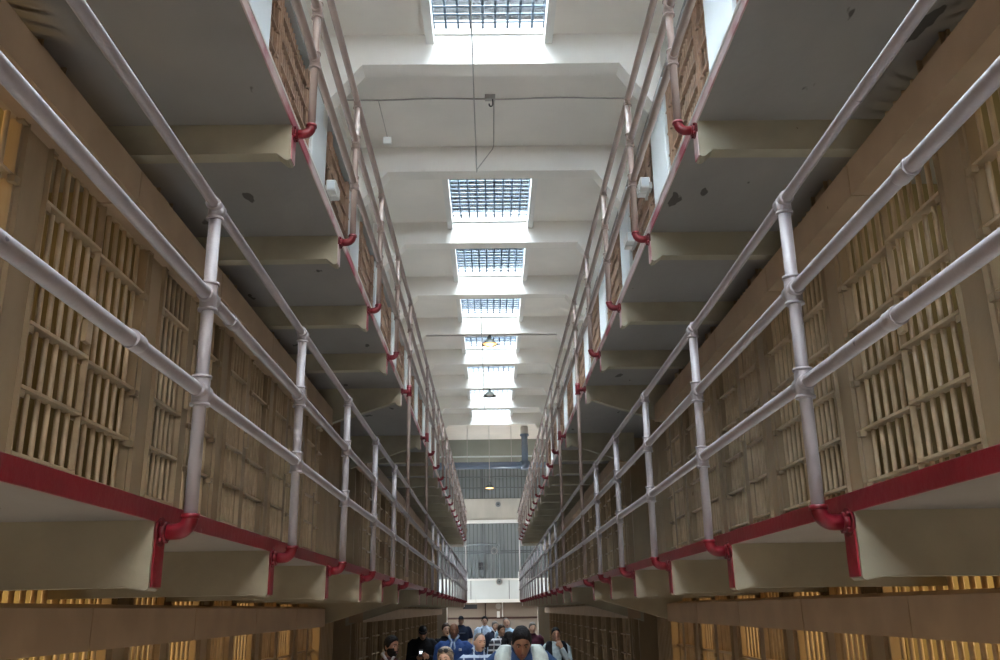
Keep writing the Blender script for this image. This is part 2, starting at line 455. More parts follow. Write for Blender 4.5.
# roof: slab with openings for the skylights, beams
ZC = 7.73+H; ZB = 7.255+H; ZG = 7.83+H
BEAMS = [11.03+3.24*k for k in range(-5, 9)]
BW = 0.31
SKX0, SKX1 = -0.725, 0.825
NOSKY = 5    # the bay between the 6th and 7th beam is closed
b = MB()
b.box(-6, SKX0-0.05, -9, YW+0.3, ZC, ZC+0.25); b.box(SKX1+0.05, 6, -9, YW+0.3, ZC, ZC+0.25)
for i in range(len(BEAMS)):
    y0 = BEAMS[i]; b.box(SKX0-0.05, SKX1+0.05, y0-0.02, y0+BW+0.02, ZC, ZC+0.25)
y0 = BEAMS[NOSKY]; b.box(SKX0-0.05, SKX1+0.05, y0, y0+3.3, ZC, ZC+0.25)
b.box(SKX0-0.05, SKX1+0.05, BEAMS[-1], YW+0.3, ZC, ZC+0.25)
b.box(SKX0-0.05, SKX1+0.05, -9, BEAMS[0], ZC, ZC+0.25)
struct(b.build('ceiling', M['ceiling']))
def beam_mesh():
    b = MB(); t = BW
    cl, cr = SIDES[-1]['col'], SIDES[1]['col']
    zh = ZB-0.62
    # beam with haunches to the columns as one profile in x-z
    prof = [(-cl-0.3, ZC+0.02), (-cl-0.3, zh-0.3), (-cl, zh-0.3), (-cl, zh), (-1.72, ZB), (1.86, ZB), (cr, zh), (cr, zh-0.3), (cr+0.3, zh-0.3), (cr+0.3, ZC+0.02)]
    n = len(prof)
    v = [(p[0], 0, p[1]) for p in prof]+[(p[0], t, p[1]) for p in prof]
    f = [(i, (i+1) % n, n+(i+1) % n, n+i) for i in range(n)]
    # front and back faces cut into quads so that the shape stays clean
    for o in (0, n):
        q = [(0,1,2,3),(0,3,4),(0,4,5,9),(9,5,6),(9,6,7,8)]
        for t_ in q: f.append(tuple(o+i for i in (t_ if o == 0 else reversed(t_))))
    b.add(v, f)
    return b
bm0 = None
for i, y in enumerate(BEAMS):
    if bm0 is None: o = bm0 = beam_mesh().build('ceiling_beam', M['ceiling'], None, (0, y, 0))
    else: o = bm0.copy(); C.objects.link(o); o.location = (0, y, 0)
    struct(o)
# white columns between the top floor bars
for s, sd in SIDES.items():
    b = MB(); b.box(s*sd['col'], s*(sd['col']+0.32), -0.62, BW, D[2], ZB-0.62, 0.012); cm = None
    b2 = MB(); b2.box(s*(sd['col']-0.16), s*(sd['col']-0.02), -0.5, 0.2, 0, 0.16)
    for i, y in enumerate(BEAMS):
        if cm is None: o = cm = b.build('column', M['column'], None, (0, y, 0))
        else: o = cm.copy(); C.objects.link(o); o.location = (0, y, 0)
        struct(o)

# skylights
wn = 1
sky0 = None
for i in range(len(BEAMS)-1):
    if i == NOSKY: continue
    ya, yb = BEAMS[i]+BW, BEAMS[i+1]; L_ = yb-ya
    if sky0 is None:
        r = bpy.data.objects.new('window_%d' % wn, None); C.objects.link(r); r.location = (0, ya, 0); struct(r)
        b = MB()
        b.box(SKX0-0.05, SKX0, 0, L_, ZC-0.15, ZG+0.20); b.box(SKX1, SKX1+0.05, 0, L_, ZC-0.15, ZG+0.20)
        b.box(SKX0-0.11, SKX0-0.05, 0, L_, ZC-0.15, ZC+0.0); b.box(SKX1+0.05, SKX1+0.11, 0, L_, ZC-0.15, ZC+0.0)
        b.box(SKX0, SKX1, -0.02, 0.0, ZC-0.02, ZG+0.2); b.box(SKX0, SKX1, L_, L_+0.02, ZC-0.02, ZG+0.2)
        p1 = b.build('frame', M['white'], r)
        b = MB()
        nx = 10
        for q in range(nx):
            x = SKX0+(SKX1-SKX0)*q/(nx-1); b.box(x-0.017, x+0.017, 0, L_, ZG-0.012, ZG+0.02)
        ny = 17
        for q in range(ny+1):
            y = L_*q/ny; b.tube([(SKX0, y, ZG-0.018), (SKX1, y, ZG-0.018)], 0.014, 6, False)
        p2 = b.build('grid', M['steelgrid'] if 'steelgrid' in M else M['wire'], r)
        b = MB(); b.box(SKX0, SKX1, 0, L_, ZG+0.10, ZG+0.106); p3 = b.build('glass', M['glass'], r)
        PARTS[r.name] = [p1, p2, p3]; sky0 = r
    else:
        r = dup(sky0, (0, ya, 0)); r.name = 'window_%d' % wn
    wn += 1

# end wall with its window bands
b = MB()
b.m = 0; b.box(-6, 6, YW, YW+0.3, 6.0+H+0.45, ZC+0.1)               # grey green top
b.m = 1; b.box(-6, 6, YW-0.05, YW+0.3, 3.95+H, 4.93+H)              # concrete band
b.m = 2; b.box(-6, 6, YW-0.12, YW+0.3, 3.80+H, 3.95+H)              # white ledge
b.m = 4; b.box(-6, 6, YW+0.10, YW+0.3, 0, 6.6+H)
struct(b.build('wall_end', [M['greygreen'], M['concrete'], M['white'], M['beige'], M['greygreen']]))
b = MB(); b.box(-9, 9, YW-0.2, YW, 0, 0.28+H); struct(b.build('wall_end_lower', M['beige']))
b = MB(); b.box(-9, 9, YW-0.235, YW-0.2, -0.42+H, -0.34+H); struct(b.build('trim_1', M['stripe']))
def end_window(name, z0, z1, step, nrow):
    r = bpy.data.objects.new(name, None); C.objects.link(r); struct(r)
    b = MB(); b.box(-6, 6, YW+0.06, YW+0.08, z0, z1); b.build('glass', M['dimglass'], r)
    b = MB(); x = -5.9
    while x < 5.95: b.box(x-0.02, x+0.02, YW-0.01, YW+0.03, z0, z1); x += step
    for q in range(nrow+1):
        z = z0+(z1-z0)*q/nrow; b.box(-6, 6, YW-0.03, YW+0.04, z-0.025, z+0.025)
    b.box(-0.44, -0.36, YW-0.06, YW+0.04, z0, z1)
    b.build('bars', M['steel'], r)
end_window('window_20', 4.93+H, 6.45+H, 0.175, 3)
end_window('window_21', 1.30+H, 3.80+H, 0.175, 2)

b = MB(); b.box(-9, 9, -9.2, -9, 0, 6.2); b.box(-9, 9, -9.2, -9, 8.4, ZC+0.2)  # unseen wall, mostly closed to cut daylight from behind; high openings added
for x in (-9, -4.5, -1.8, 1.5, 4.5, 8.7): b.box(x, x+0.3, -9.2, -9, 6.2, 8.4)
struct(b.build('wall_back', M['beige']))
for s, sd in SIDES.items():
    b = MB(); b.box(s*(sd['cell']+0.02), s*6, -5.2, -4.9, 0, ZC); struct(b.build('wall_block_end_'+sd['name'], M['beige']))
    b = MB(); b.box(s*6, s*6.2, -9, 38.6, 0, ZC+0.2); b.box(s*6, s*6.2, 42.6, YW, 0, ZC+0.2); b.box(s*6, s*6.2, 38.6, 42.6, 0, 2.6); b.box(s*6, s*6.2, 38.6, 42.6, 4.0, ZC+0.2)  # unseen side window openings added to brighten the far end
    for y in (39.6, 40.6, 41.6): b.box(s*6, s*6.1, y, y+0.06, 2.6, 4.0)
    for z in (3.3,): b.box(s*6, s*6.1, 38.6, 42.6, z, z+0.05)
    struct(b.build('wall_outer_'+sd['name'], M['beige']))

# gun gallery front on the end wall
g = thing('gun_gallery', 'white panelled gallery front crossing the far end wall under the grey window', 'gallery', (0, YW-1.0, 0))
b = MB(); b.box(-5, 5, 0, 0.06, 0.42+H, 1.30+H); b.build('front_panel', M['panelwhite'], g)
b = MB(); b.box(-5, 5, -0.03, 0.05, 0.28+H, 0.42+H); b.box(-5, 5, -0.03, 0.05, 1.22+H, 1.30+H); b.box(-5, 5, 0, 0.9, 0.28+H, 0.34+H); b.build('rail_trim', M['white'], g)
b = MB()
for x in (-3.1, -0.95, 0.75, 2.9): b.box(x, x+0.03, -0.012, 0, 0.42+H, 1.22+H)
b.build('panel_joint', M['steel'], g)

# round fittings, box and bent conduit on the end wall
def round_speaker(x, y, z, lab):
    t = thing('wall_speaker', lab, 'speaker', (x, y, z))
    b = MB(); b.tube([(0,0.06,0),(0,0,0)], 0.155, 20); b.build('housing', M['wire'], t)
    b = MB(); b.tube([(0,0.0,0),(0,-0.02,0)], 0.12, 18); b.build('grille', M['steel'], t)
    b = MB(); b.tube([(0,-0.02,0),(0,-0.035,0)], 0.04, 10); b.build('hub', M['dark'], t)
round_speaker(0.33, YW-0.12, 4.66+H, 'round grey speaker on the concrete band of the far wall')
round_speaker(0.12, YW-0.12, 2.55+H, 'small round fitting on the grey window of the far wall')
round_speaker(0.33, YW-1.06, 1.16+H, 'round grey speaker on the white gallery panel')
b = MB(); b.box(-0.58, -0.36, YW-0.12, YW-0.03, 1.72+H, 2.04+H, 0.01); o = b.build('switch_box', M['dark']); tag(o, 'black electrical box fixed to the grey end window', 'electrical box')
b = MB(); b.box(-0.475, -0.465, YW-0.125, YW-0.12, 1.74+H, 2.02+H); b.box(-0.57, -0.37, YW-0.125, YW-0.12, 1.875+H, 1.885+H); b.build('divider', M['wire'], o)
b = MB(); b.tube([(-1.9,YW-0.08,2.85+H),(0.2,YW-0.08,2.85+H),(0.31,YW-0.08,2.80+H),(0.35,YW-0.08,2.7+H),(0.36,YW-0.08,1.3+H)], 0.035, 8)
tag(b.build('bent_conduit', M['steel']), 'dark conduit bending down across the grey end window', 'conduit')
b = MB(); b.tube([(-5,YW-0.06,2.46+H),(5,YW-0.06,2.46+H)], 0.02, 8)
tag(b.build('level_conduit', M['steel']), 'thin level conduit crossing the grey end window', 'conduit')

# blue-grey service pipe before the end wall
t = thing('service_pipe', 'thick blue-grey pipe crossing under the roof with an upright riser', 'pipe', (0, 39.0, 0))
b = MB(); b.tube([(-5,0,5.88+H),(1.42,0,5.88+H)], 0.155, 18); b.build('main_pipe', M['bluepipe'], t)
b = MB(); b.tube([(1.48,0,5.70+H),(1.48,0,7.18+H)], 0.14, 18); b.tube([(1.48,0,7.14+H),(1.48,0,7.22+H)], 0.19, 18); b.tube([(1.48,0,5.68+H),(1.48,0,6.05+H)], 0.20, 18); b.build('riser', M['bluepipe'], t)
b = MB()
for x in (-3, -1, 0.9, 3): b.tube([(x,0,6.0+H),(x,0,ZC)], 0.012, 6)
b.build('hanger', M['wire'], t)
b = MB(); b.tube([(1.48,0,7.22+H),(1.48,0,7.50+H)], 0.17, 18); b.sphere((1.48,0,7.5+H), 0.17, 16, 8, (1,1,0.7)); b.build('riser_cap', M['wire'], t)
b = MB(); b.tube([(1.42,0,5.88+H),(5,0,5.88+H)], 0.12, 14); b.build('branch', M['bluepipe'], t)
b = MB(); b.tube([(-5,39.2,6.30+H),(5,39.2,6.30+H)], 0.035, 10)
tag(b.build('sprinkler_pipe', M['panelwhite']), 'thin pale pipe running just above the thick blue-grey pipe', 'pipe')

# pendant lamps
def pendant(x, y, zs, ztop, lit, lab, r=0.22):
    t = thing('pendant_lamp', lab, 'lamp', (x, y, zs), 'pendant lamps over the corridor')
    b = MB(); b.tube([(0,0,min(0.20,ztop-zs-0.02)),(0,0,ztop-zs)], 0.011, 8); b.build('rod', M['wire'], t)
    b = MB(); b.lathe([(0.030,0.26),(0.045,0.24),(0.045,0.15),(0.10,0.12),(0.17,0.06),(r,0.0),(r+0.012,-0.012),(r-0.004,-0.004),(0.16,0.052),(0.09,0.11),(0.02,0.13)], n=24)
    b.build('lamp_shade', M['shade'], t)
    b = MB(); b.sphere((0,0,0.012), 0.10 if lit else 0.06, 16, 9, (1.9,1.9,0.42)); b.build('bulb', M['bulb'] if lit else M['bulb_white'], t)
    if lit:
        l = bpy.data.lights.new('lamp_light', 'POINT'); l.energy = 10; l.color = (1,0.62,0.3); l.shadow_soft_size = 0.1
        lo = bpy.data.objects.new('lamp_light', l); C.objects.link(lo); lo.location = (x, y, zs-0.08)
pendant(0.02, 24.1, 6.98+H, ZB-0.01, True, 'lit pendant lamp hanging close under a roof beam among the skylights')
pendant(0.0, 30.62, 7.02+H, ZB, False, 'small unlit pendant lamp between the far skylights')
pendant(-0.05, 38.0, 4.80+H, ZC, True, 'lit pendant lamp on a long rod before the barred end window')

# ceiling conduits and small fixtures
b = MB(); b.tube([(-0.18,0.5,ZB-0.035),(-0.18,14.24,ZB-0.035),(-0.17,14.255,ZB+0.03),(0.10,14.255,ZC-0.06),(0.12,14.2,ZC-0.02),(0.12,12.7,ZC-0.02)], 0.009, 8)
tag(b.build('ceiling_cable', M['wire']), 'long thin conduit running along under the nearest roof beams', 'cable')
b = MB(); b.tube([(-0.2,22.2,ZB-0.04),(-0.2,36.5,ZB-0.04)], 0.014, 8)
tag(b.build('ceiling_cable', M['wire']), 'thin dark cable running along under the far skylights', 'cable')
b = MB()
pts = [(-2.2+4.4*i/24, 12.62, ZC-0.06-0.012*math.sin(i*0.6)) for i in range(25)]
b.tube(pts, 0.013, 8); b.box(-0.02, 0.14, 12.58, 12.66, ZC-0.08, ZC); 
t = b.build('cross_conduit', M['wire']); tag(t, 'grey conduit crossing the plain ceiling bay with a small hook', 'conduit')
b = MB(); b.tube([(0.10,12.60,ZC-0.06),(0.10,12.60,ZC-0.18),(0.085,12.60,ZC-0.205),(0.06,12.60,ZC-0.21),(0.045,12.60,ZC-0.19),(0.045,12.60,ZC-0.16)], 0.009, 8); b.build('hook', M['dark'], t)
b = MB(); b.tube([(-1.8,24.1,ZB-0.017),(1.9,24.1,ZB-0.017)], 0.018, 8)
tag(b.build('cross_conduit', M['wire']), 'thin level conduit under the beam above the lit pendant lamp', 'conduit')
t = thing('detector_box', 'small white box hanging on a thin wire by the left top railing', 'sensor', (-1.57, 12.9, 7.10+H))
b = MB(); b.box(-0.065, 0.065, -0.03, 0.03, -0.06, 0.06, 0.008); b.build('housing', M['white'], t)
b = MB(); b.tube([(0,0,0.06),(-0.12,-0.28,ZC-0.08-7.10-H)], 0.006, 6); b.build('wire', M['wire'], t)
# small white box fixtures on the top floor grilles beside the columns
for (x, y, z, lab) in ((2.30, 11.75, 5.72, 'pair of small white box fixtures on the right top floor bars, nearer one'), (2.30, 13.2, 5.50, 'pair of small white box fixtures on the right top floor bars, farther one'), (-2.24, 11.6, 5.65, 'pair of small white box fixtures on the left top floor bars')):
    q_ = -1 if x > 0 else 1
    t = thing('wall_light', lab, 'light', (x, y, z+H))
    b = MB(); b.box(-0.02, 0.02, -0.12, 0.28, -0.10, 0.0); b.build('back_plate', M['wire'], t)
    for q in (0, 1):
        b = MB(); b.box(0.0, q_*0.14, -0.10+q*0.20, 0.06+q*0.20, -0.07, 0.09, 0.012); o = b.build('lamp_head', M['white'], t)
        b = MB(); b.box(q_*0.02, q_*0.12, -0.108+q*0.20, -0.10+q*0.20, -0.05, 0.07); b.build('lens', M['column'], o)

# hanging sign and fittings near the end
t = thing('hanging_sign', 'black rectangular sign hung under the white gallery end', 'sign', (-0.93, 40.0, H+0.11))
b = MB(); b.box(-0.30, 0.30, -0.02, 0.02, -0.09, 0.09, 0.006); b.build('board', M['dark'], t)
b = MB()
for x in (-0.25, 0.25): b.tube([(x,0,0.08),(x,0,0.5)], 0.006, 6)
b.build('hanger', M['wire'], t)
b = MB(); b.tube([(-1.83,38.6,0),(-1.83,38.6,D[1]+0.1)], 0.02, 8)
tag(b.build('thin_pole', M['white']), 'thin white upright pole beside the far end of the left cell block', 'pole')
b = MB(); b.tube([(-0.3,YW-0.24,-0.34+H),(-0.3,YW-0.24,0.28+H)], 0.02, 8)
tag(b.build('wall_pipe', M['stripe']), 'thin brown upright pipe on the beige end wall above the stripe', 'pipe')
t = thing('wall_alarm', 'white pipe and round alarm on the beige end wall', 'alarm', (0.36, YW-0.24, H))
b = MB(); b.tube([(0.1,0,-0.34),(0.1,0,0.28)], 0.03, 8); b.build('pipe', M['white'], t)
b = MB(); b.tube([(-0.08,-0.06,0.12),(-0.08,0.04,0.12)], 0.13, 16); b.build('bell', M['wire'], t)
b = MB(); b.box(-0.15, -0.02, -0.05, 0.04, -0.36, -0.10, 0.01); b.build('case', M['white'], t)

# ------------------------------------------------------------------ people
def cmat(name, col, rough=0.8, col2=None, stripe=None):
    m = bpy.data.materials.get(name)
    if m: return m
    m = mat(name, col, rough, 0.12, 18, 0.15, col2=col2, bump=0.25, bscale=12)
    if stripe:
        nt = m.node_tree; N = nt.nodes; L = nt.links; b = N['Principled BSDF']
        tc = N.new('ShaderNodeTexCoord')
        w = N.new('ShaderNodeTexWave'); w.bands_direction = 'Z'; w.inputs['Scale'].default_value = 3.2; w.inputs['Distortion'].default_value = 1.0
        w2 = N.new('ShaderNodeTexWave'); w2.bands_direction = 'X'; w2.inputs['Scale'].default_value = 2.6
        L.new(tc.outputs['Object'], w.inputs['Vector']); L.new(tc.outputs['Object'], w2.inputs['Vector'])
        mul = N.new('ShaderNodeMath'); mul.operation = 'MAXIMUM'; L.new(w.outputs['Fac'], mul.inputs[0]); 
        m2 = N.new('ShaderNodeMath'); m2.operation = 'MULTIPLY'; m2.inputs[1].default_value = 0.8; L.new(w2.outputs['Fac'], m2.inputs[0]); L.new(m2.outputs[0], mul.inputs[1])
        r = N.new('ShaderNodeValToRGB'); r.color_ramp.elements[0].position = 0.72; r.color_ramp.elements[1].position = 0.8
        r.color_ramp.elements[0].color = (*col, 1); r.color_ramp.elements[1].color = (*stripe, 1)
        L.new(mul.outputs[0], r.inputs['Fac']); L.new(r.outputs['Color'], b.inputs['Base Color'])
    return m
SKIN = {}
def skin(name, col):
    m = mat('skin_'+name, col, 0.45, 0.06, 30, 0.35); m.node_tree.nodes['Principled BSDF'].inputs['Subsurface Weight'].default_value = 0.05
    SKIN[name] = m
skin('light', (0.58,0.36,0.26)); skin('tan', (0.40,0.22,0.14)); skin('brown', (0.20,0.095,0.058)); skin('dark', (0.12,0.06,0.04))
M['eyewhite'] = mat('eye_white', (0.26,0.22,0.20), 0.3, 0, 2, 0.5); M['iris'] = mat('iris', (0.03,0.015,0.01), 0.2, 0, 2, 0.5)
M['lips'] = mat('lips', (0.15,0.055,0.045), 0.5, 0, 2, 0.3)

def head_point(th, ph, grow=1.0):
    """th 0 faces -y. Returns local offset from the head centre (head height 0.235)"""
    cp = max(0.0, math.cos(ph))**0.80; cx = cp*math.sin(th); cy = -cp*math.cos(th); cz = math.sin(ph)
    x = 0.076*cx; y = 0.095*cy; z = 0.116*cz
    if z < 0:
        t = (-z/0.118)
        x *= 1-0.30*t**1.6
        if y > 0: y *= 1-0.45*t
        else: y *= 1+0.10*t
    else: x *= 1+0.03*math.sin(PI*z/0.118)
    fr = max(0.0, -cy)
    if fr > 0:
        y -= 0.024*math.exp(-(x/0.011)**2)*max(0, min(1, (0.022-z)/0.055))*(1 if z > -0.034 else math.exp(-((z+0.034)/0.007)**2))  # nose
        y += 0.011*(math.exp(-((abs(x)-0.032)/0.014)**2-((z-0.006)/0.011)**2))                                                     # eye sockets
        y -= 0.006*math.exp(-((z-0.028)/0.009)**2)*math.exp(-(x/0.045)**2)                                                            # brow
        y -= 0.007*math.exp(-(x/0.022)**2-((z+0.060)/0.012)**2)                                                                       # lips
        y += 0.004*math.exp(-(x/0.03)**2-((z+0.076)/0.006)**2)
        y -= 0.008*math.exp(-(x/0.022)**2-((z+0.097)/0.014)**2)                                                                       # chin
        x *= 1+0.05*math.exp(-((z+0.015)/0.02)**2)
    return Vector((x, y, z))*grow
def head_grid(nt=40, npn=36, grow=None):
    v = []; f = []
    for i in range(npn+1):
        ph = -PI/2+PI*i/npn; ph = max(-PI/2+0.02, min(PI/2-0.02, ph))
        for k in range(nt):
            th = 2*PI*k/nt
            p = head_point(th, ph); g = grow(th, ph, p) if grow else 1.0
            v.append(p*g)
    for i in range(npn):
        for k in range(nt):
            j = (k+1) % nt; f.append((i*nt+k, i*nt+j, (i+1)*nt+j, (i+1)*nt+k))
    f.append(tuple(reversed(range(nt)))); f.append(tuple(npn*nt+k for k in range(nt)))
    return v, f

def person(label, x, y, h, rz, skn, top, legs, hair, hair_kind='short', tilt=(0,0), build=1.0, arms='down', beard=None, cap=None,
           voxel=0.012, under=None, vest=None, lean=0.0, shades=False, group=None, phone=False, head_turn=0.0, sleeves='long', collar=None, chest=None, drop=0.0, hs=0.87, hz=0.93):
    """standing figure, 1.70 m tall before scaling, facing -y before rz"""
    K = h/1.693
    sk = SKIN[skn]
    hc = Vector((0, -0.02-drop*0.6, 1.575-drop))                       # head centre
    R = Matrix.Rotation(head_turn, 3, 'Z') @ Matrix.Rotation(tilt[0], 3, 'X') @ Matrix.Rotation(tilt[1], 3, 'Y')
    neck = Vector((0, 0.012, 1.475-drop*0.7))
    def HP(p): return neck + R @ (Vector((p[0]*hs, p[1]*hs, p[2]*hz))+hc-neck)
    W = build
    lean_m = Matrix.Rotation(lean, 3, 'X'); piv = Vector((0,0,0.95))
    def LN(p):
        p = Vector(p)
        if lean and p.z > 0.9: return piv + lean_m @ (p-piv)
        return p
    def put(b, name, m, parent, vox=None, smooth=True, offs=(0,0,0)):
        b.v = [tuple(LN(v)) for v in b.v]
        o = b.build(name, m, parent)
        if vox:
            md = o.modifiers.new('remesh', 'REMESH'); md.mode = 'VOXEL'; md.voxel_size = vox; md.use_smooth_shade = True
            ms = o.modifiers.new('smooth', 'SMOOTH'); ms.factor = 0.5; ms.iterations = 2
        return o
    # joints
    sh = 0.185*W
    J = {}
    for q in (-1, 1):
        S = Vector((q*(sh-0.012), 0.01, 1.385))
        if arms == 'down' : E_, Wr, Hd = S+Vector((q*0.065, 0.02, -0.29)), S+Vector((q*0.085, -0.05, -0.545)), Vector((q*0.01, -0.03, -1))
        elif arms == 'front': E_, Wr, Hd = S+Vector((q*0.055, 0.03, -0.28)), S+Vector((-q*0.09, -0.19, -0.36)), Vector((-q*0.8, -0.5, 0.1))
        elif arms == 'chin':
            if q > 0: E_, Wr, Hd = S+Vector((0.03, -0.14, -0.27)), Vector((0.06, -0.17, 1.385)), Vector((-0.35, 0.25, 0.9))
            else: E_, Wr, Hd = S+Vector((-0.05, 0.0, -0.29)), Vector((0.06, -0.20, 1.15)), Vector((1, -0.1, 0.1))
        elif arms == 'hold': E_, Wr, Hd = S+Vector((q*0.05, -0.04, -0.28)), S+Vector((-q*0.10, -0.26, -0.22)), Vector((-q*0.5, -0.6, 0.4))
        else: E_, Wr, Hd = S+Vector((q*0.065, 0.02, -0.29)), S+Vector((q*0.085, -0.05, -0.545)), Vector((0,0,-1))
        J[q] = (S, E_, Wr, Hd.normalized())
    # ---- body: one continuous skin
    b = MB()
    b.loft([(0,0.0,0.80,0.10*W,0.08),(0,0.0,0.86,0.155*W,0.105*W),(0,0.0,0.95,0.162*W,0.112*W),(0,0,1.08,0.135*W,0.10*W),(0,0.0,1.22,0.150*W,0.108*W),(0,0.0,1.32,0.160*W,0.105*W),(0,0.008,1.385,0.140*W,0.088*W),(0,0.010,1.425,0.100*W,0.070),(0,0.012,1.465,0.060,0.055)], 22)
    b.tube([(0,0.015,1.42),(0,0.012,1.46),tuple(HP((0,0.035,-0.07))),tuple(HP((0,0.03,-0.02)))], [0.058,0.052,0.048,0.044], 16)
    vv, ff = head_grid(); b.add([HP(v) for v in vv], ff, True)
    for q in (-1, 1):   # ears
        for (dy, dz, r_, sc) in ((0.0,0.0,0.020,(0.45,0.8,1.5)), (0.012,0.006,0.014,(0.5,0.9,1.6))):
            bb = MB(); bb.sphere((0,0,0), r_, 10, 8, sc); b.add([HP(Vector(v)+Vector((q*0.079,0.008+dy,-0.005+dz))) for v in bb.v], bb.f, True)
    for q in (-1, 1):
        S, E_, Wr, Hd = J[q]
        b.tube([(q*0.08*W,0.01,1.385), S.lerp(Vector((0,0,1.41)),0.15), S.lerp(E_,0.15), S.lerp(E_,0.4), E_, E_.lerp(Wr,0.3), Wr], [0.042,0.050,0.052,0.048,0.040,0.041,0.027], 14)
        # hand: palm, four bent fingers and a thumb
        a = Hd; side = a.cross(Vector((0,-1,0.3))).normalized(); nrm = side.cross(a).normalized()
        P0 = Wr; P1 = Wr+a*0.09
        b.tube([P0-a*0.01, P0+a*0.02+side*0.012, P1+side*0.006], [0.026,0.034,0.030], 10)
        b.tube([P0+a*0.03-side*0.015, P1-side*0.014], [0.024,0.026], 10)
        for fi, (off, ln) in enumerate(((-0.030,0.060),(-0.010,0.072),(0.010,0.068),(0.029,0.054))):
            f0 = P1+side*off; f1 = f0+a*ln*0.45-nrm*0.008*(-1); f2 = f1+(a*0.75+nrm*0.6).normalized()*ln*0.32; f3 = f2+(a*0.3+nrm*0.95).normalized()*ln*0.28
            b.tube([f0-a*0.02, f0, f1, f2, f3], [0.010,0.0098,0.009,0.0085,0.0075], 8)
        th_ = P0+a*0.03-side*0.03*q; b.tube([th_+side*0.01*q, th_-side*0.022*q+a*0.022, th_-side*0.028*q+a*0.055+nrm*0.012], [0.013,0.012,0.009], 8)
        b.tube([(q*0.088*W,0,0.90),(q*0.092*W,0.0,0.72),(q*0.088,-0.01,0.48),(q*0.088,0.012,0.36),(q*0.086,0.01,0.22),(q*0.086,0.015,0.09),(q*0.086,0.01,0.05)], [0.085*W,0.080*W,0.056,0.054,0.045,0.036,0.036], 14)
        b.tube([(q*0.086,0.04,0.04),(q*0.088,-0.06,0.035),(q*0.092,-0.14,0.03)], [0.036,0.036,0.026], 10)
    body = put(b, 'person', sk, None, voxel*0.75)
    body.location = (x, y, 0); body.rotation_euler = (0,0,rz); body.scale = (K,K,K)
    tag(body, label, 'person', group)
    # ---- clothes
    b = MB()
    b.loft([(0,0,0.80,0.172*W,0.125*W),(0,0,0.90,0.175*W,0.128*W),(0,0,1.08,0.152*W,0.120*W),(0,0,1.22,0.166*W,0.124*W),(0,0,1.32,0.175*W,0.119*W),(0,0.006,1.375,0.158*W,0.102*W),(0,0.008,1.41,0.128*W,0.088*W),(0,0.012,1.445,0.088*W,0.073),(0,0.012,1.475,0.068,0.064)], 26)
    for q in (-1, 1):
        S, E_, Wr, Hd = J[q]
        if sleeves == 'long': b.tube([(q*0.08*W,0.01,1.385), S.lerp(Vector((0,0,1.41)),0.15), S.lerp(E_,0.12)+Vector((q*0.004,0,0)), S.lerp(E_,0.4), E_, E_.lerp(Wr,0.4), Wr-Hd*0.01], [0.050,0.060,0.066,0.062,0.055,0.053,0.042], 14)
        else: b.tube([(q*0.08*W,0.01,1.385), S.lerp(Vector((0,0,1.41)),0.15), S.lerp(E_,0.12), S.lerp(E_,0.4), S.lerp(E_,0.8)], [0.050,0.060,0.066,0.066,0.065], 14)
    put(b, 'shirt', top, body, voxel)
    b = MB()
    if collar:
        for q in (-1, 1):
            b.tube([(q*0.012,-0.070,1.425),(q*0.045,-0.058,1.47),(q*0.068,-0.01,1.502),(q*0.05,0.06,1.512),(0,0.078,1.515)], [0.010,0.016,0.019,0.018,0.018], 8)
            b.tube([(q*0.014,-0.088,1.43),(q*0.030,-0.118,1.36),(q*0.028,-0.128,1.20)], [0.014,0.013,0.010], 8)
        put(b, 'collar', collar, body)
    if vest:
        b = MB()
        for q in (-1, 1):
            # two open front panels and straps over the shoulders
            b.loft([(q*0.115*W,-0.010,0.84,0.085*W,0.145*W),(q*0.110*W,-0.006,1.10,0.072*W,0.132*W),(q*0.120*W,-0.004,1.30,0.076*W,0.134*W),(q*0.118*W,0.004,1.42,0.058*W,0.112*W),(q*0.098*W,0.010,1.478,0.036*W,0.088)], 20)
        b.loft([(0,0.02,0.84,0.17*W,0.125*W),(0,0.02,1.3,0.17*W,0.118*W),(0,0.03,1.44,0.12*W,0.08)], 20)
        put(b, 'vest', vest, body, voxel*0.9)
    b = MB()
    b.loft([(0,0,0.78,0.165*W,0.115*W),(0,0,0.92,0.172*W,0.122*W),(0,0,0.99,0.160*W,0.118*W)], 20)
    for q in (-1, 1):
        b.tube([(q*0.086*W,0,0.92),(q*0.094*W,0,0.72),(q*0.092,-0.005,0.48),(q*0.090,0.01,0.25),(q*0.090,0.01,0.06)], [0.092*W,0.090*W,0.070,0.060,0.058], 14)
    put(b, 'trousers', legs, body, voxel*1.2)
    for q in (-1, 1):
        b = MB(); b.tube([(q*0.088,0.055,0.045),(q*0.089,0.0,0.05),(q*0.091,-0.08,0.042),(q*0.095,-0.17,0.034)], [0.040,0.046,0.045,0.032], 12); b.box(q*0.09-0.045, q*0.09+0.045, -0.20, 0.09, 0.0, 0.02, 0.006)
        put(b, 'shoe', M['dark'], body)
    # ---- face details
    b = MB()
    for q in (-1, 1):
        bb = MB(); bb.sphere((0,0,0), 0.0115, 12, 9); b.add([HP(Vector(v)+Vector((q*0.031,-0.0715,0.004))) for v in bb.v], bb.f, True)
    ey = put(b, 'eyes', M['eyewhite'], body)
    b = MB()
    for q in (-1, 1):
        bb = MB(); bb.sphere((0,0,0), 0.0070, 10, 7); b.add([HP(Vector(v)+Vector((q*0.031,-0.0790,0.003))) for v in bb.v], bb.f, True)
    put(b, 'iris', M['iris'], ey)
    b = MB()
    bb = MB(); bb.sphere((0,0,0), 0.006, 12, 7, (4.0,1.0,0.75)); b.add([HP(Vector(v)+Vector((0,-0.099,-0.056))) for v in bb.v], bb.f, True)
